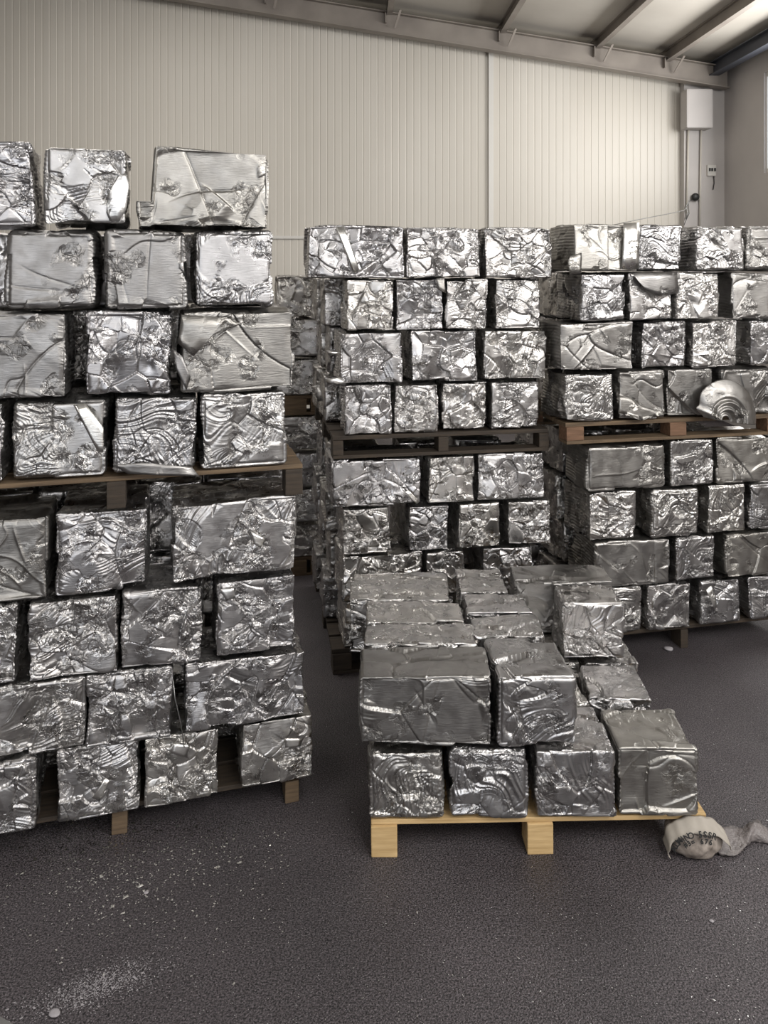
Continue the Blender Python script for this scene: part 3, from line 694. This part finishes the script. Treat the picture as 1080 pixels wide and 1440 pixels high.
# ------------------------------------------------------------ sack by the pallet corner
m, t, b = mat('dirty_white_woven_plastic', (.40, .36, .31), .7)
n = tex(t, 30, 5); r = ramp(t, n.outputs['Fac'], .3, .7, (.10, .08, .065), (.36, .31, .27)); t.links.new(r.outputs[0], b.inputs['Base Color']); bump(t, b, n.outputs['Fac'], .5, .008); M_SACK = m
m, t, b = mat('clear_dusty_film', (.17, .15, .145), .4); n = tex(t, 60, 4); bump(t, b, n.outputs['Fac'], .8, .01); M_FILM = m
M_INK = mat('black_ink', (.012, .012, .012), .7)[0]
sx, sy = (976-CX)/F*2.56, 2.575
sack = empty('woven_sack', (sx, sy, 0), 0); tag(sack, 'dirty woven sack scrap with black printing on the floor at the pallet corner', 'sack')
bm = bmesh.new(); bmesh.ops.create_icosphere(bm, subdivisions=5, radius=1)
Pn = np.array([v_.co[:] for v_ in bm.verts]); rng = np.random.default_rng(5)
hh = .10*sn(Pn, 3)+.05*sn(Pn, 9)+.025*sn(Pn, 22)
for v_, h_ in zip(bm.verts, hh):
    v_.co *= 1+h_*.8; v_.co.x *= .092; v_.co.y *= .072; v_.co.z = max(v_.co.z*.058+.046, .001)
bm_obj('body', bm, M_SACK, sack, True)
vs, fs = [], []                                # the printed band over the top of the sack
NB, MB = 40, 8
for i in range(NB):
    an = math.radians(200-i*195/(NB-1))
    for j in range(MB):
        q = j/(MB-1); rx, rz_ = .100+.002*math.sin(i*.9), .068+.002*math.cos(i*1.3)
        vs.append((rx*math.cos(an), -.066+.05*q+.004*math.sin(i*.7+j), .048+rz_*math.sin(an)*(1-.15*(1-q)**2)-.016*(1-q)))
for i in range(NB-1):
    for j in range(MB-1): fs.append((i*MB+j, i*MB+j+1, (i+1)*MB+j+1, (i+1)*MB+j))
M_BAND = mat('off_white_printed_band', (.36, .325, .28), .7)[0]
bo = link('printed_band', mesh([(x_, y_, max(z_, .002)) for x_, y_, z_ in vs], fs, 'band', True), M_BAND, sack)
md = bo.modifiers.new('thick', 'SOLIDIFY'); md.thickness = .002
def letters(txt, a0, a1, rad, zc, size, yoff):
    for i, ch in enumerate(txt):
        if ch == ' ': continue
        an = math.radians(a0+(a1-a0)*i/(len(txt)-1))
        cu = bpy.data.curves.new('c', 'FONT'); cu.body = ch; cu.size = size; cu.extrude = .0006; cu.offset = .0006; cu.align_x = 'CENTER'; cu.align_y = 'CENTER'
        tmp = bpy.data.objects.new('t', cu); col.objects.link(tmp)
        dg = bpy.context.evaluated_depsgraph_get(); me = bpy.data.meshes.new_from_object(tmp.evaluated_get(dg))
        bpy.data.objects.remove(tmp)
        o = link('printed_letter', me, M_INK, sack)
        o.location = (rad[0]*math.cos(an), yoff, zc+rad[1]*math.sin(an)); o.rotation_euler = (math.radians(62), 0, 0)
        o.rotation_euler = (Matrix.Rotation(an-math.pi/2, 3, 'Y').inverted() @ Matrix.Rotation(math.radians(70), 3, 'X')).to_euler()
letters('ALUMINO 5SSR', 172, 62, (.088, .055), .040, .024, -.074)
letters('#3= 676', 135, 66, (.072, .036), .038, .020, -.076)
# crumpled film trailing off to the right
bm = bmesh.new(); NXs, NYs = 44, 12
rng = np.random.default_rng(9)
G = np.array([[i/(NXs-1), j/(NYs-1), 0] for i in range(NXs) for j in range(NYs)]); e1, e2 = sn(G, 14), sn(G, 30)
vv = []
for k, g in enumerate(G):
    wd = .045+.02*math.sin(g[0]*7); ph = (g[1]-.5)*math.pi*1.5
    cx_ = .075+.20*g[0]; cy_ = .0+.07*g[0]
    vv.append(bm.verts.new((cx_+.006*e1[k], cy_+wd*math.sin(ph)+.004*e2[k], max(.002, .006+(.030+.008*e1[k])*math.cos(ph)*(.6+.4*math.sin(g[0]*9+1))+.005*e2[k]))))
for i in range(NXs-1):
    for j in range(NYs-1): bm.faces.new((vv[i*NYs+j], vv[(i+1)*NYs+j], vv[(i+1)*NYs+j+1], vv[i*NYs+j+1]))
fo = bm_obj('plastic_film', bm, M_FILM, None, True); fo.location = (sx, sy, 0)
tag(fo, 'crumpled strip of dusty plastic film trailing right of the sack', 'film')
fo.modifiers.new('thick', 'SOLIDIFY').thickness = .0012

# ------------------------------------------------------------ debris on the floor
def flakes(name, n_, fn, size, m_, label, seed):
    r = random.Random(seed); vs, fs = [], []
    for _ in range(n_):
        x_, y_ = fn(r); s_ = size*r.uniform(.4, 1.6)*(2.2 if r.random() < .03 else 1); a_ = r.uniform(0, 6.28); k_ = len(vs)
        tl = r.uniform(-.5, .5)
        m4 = [(-1, -.5), (.8, -.7), (1, .6), (-.5, .8)]
        zt = s_*.35
        for (p_, q_) in m4:
            p2, q2 = p_*r.uniform(.6, 1.2)*s_, q_*r.uniform(.4, 1)*s_
            vs.append((x_+p2*math.cos(a_)-q2*math.sin(a_), y_+p2*math.sin(a_)+q2*math.cos(a_), .0015+zt*abs(tl)*(1+p_)*.6))
        c_ = len(vs); vs.append((x_, y_, .001+zt*.9))
        fs += [(k_, k_+1, c_), (k_+1, k_+2, c_), (k_+2, k_+3, c_), (k_+3, k_, c_), (k_+3, k_+2, k_+1, k_)]
    o = link(name, mesh(vs, fs, name), m_); return tag(o, label, 'debris', kind='stuff')
def fl(px_, py_): d_ = CH*F/(py_-HY); return ((px_-CX)/F*d_, d_)
flakes('metal_flakes', 1500, lambda r: fl(r.triangular(-20, 420, 120), 1150+abs(r.gauss(0, 70))), .0030, M_BRIGHT, 'scattered bright aluminium flakes on the floor in front of the left stack', 1)
flakes('metal_flakes', 1500, lambda r: fl(r.uniform(-20, 1100), r.uniform(960, 1450)), .0016, M_BRIGHT, 'fine aluminium specks over the whole dark floor', 2)
M_DUST = mat('pale_dust', (.32, .30, .31), .8)[0]
def streak(r):
    t_ = r.gauss(.5, .28); return fl(60+150*t_+r.gauss(0, 22), 1420-62*t_+r.gauss(0, 11))
flakes('pale_grit', 1600, streak, .0017, M_DUST, 'streak of pale grit on the floor at the lower left', 3)
flakes('grey_gravel', 5000, lambda r: fl(r.uniform(-20, 1100), r.uniform(1150, 1450)), .0019, M_FLOOR, 'fine dark gravel loose on the floor', 4)
def pebble(px_, py_, s_, label):
    x_, y_ = fl(px_, py_); bm = bmesh.new(); bmesh.ops.create_icosphere(bm, subdivisions=3, radius=1)
    Pn = np.array([v_.co[:] for v_ in bm.verts]); hh = .15*sn(Pn, 2.5)
    for v_, h_ in zip(bm.verts, hh): v_.co = Vector((v_.co.x*(1+h_)*s_, v_.co.y*(1+h_)*s_*.8, max(0, (v_.co.z*.4*(1+h_)+.3)*s_)))
    o = bm_obj('stone', bm, M_DUST, None, True); o.location = (x_, y_, 0); tag(o, label, 'stone')
pebble(77, 1427, .014, 'pale flat stone at the lower left of the floor')
pebble(941, 914, .022, 'small white lump on the floor beside the right stack\'s pallet')
pebble(1001, 1296, .007, 'small pale stone at the right of the floor below the sack')
pebble(205, 1256, .008, 'small pale stone in front of the left stack')
M_LINE = mat('grey_painted_line', (.16, .155, .15), .6)[0]
x0, y0 = fl(-60, 1395); x1, y1 = fl(36, 1452); x2, y2 = fl(-60, 1470)
tag(link('trim_%d' % pk, mesh([(x0, y0, .003), (x2, y2, .003), (x1, y1, .003), (x0, y0, .0), (x2, y2, .0), (x1, y1, .0)], [(0, 1, 2), (5, 4, 3), (0, 3, 4, 1), (1, 4, 5, 2), (2, 5, 3, 0)]), M_LINE), kind='structure')
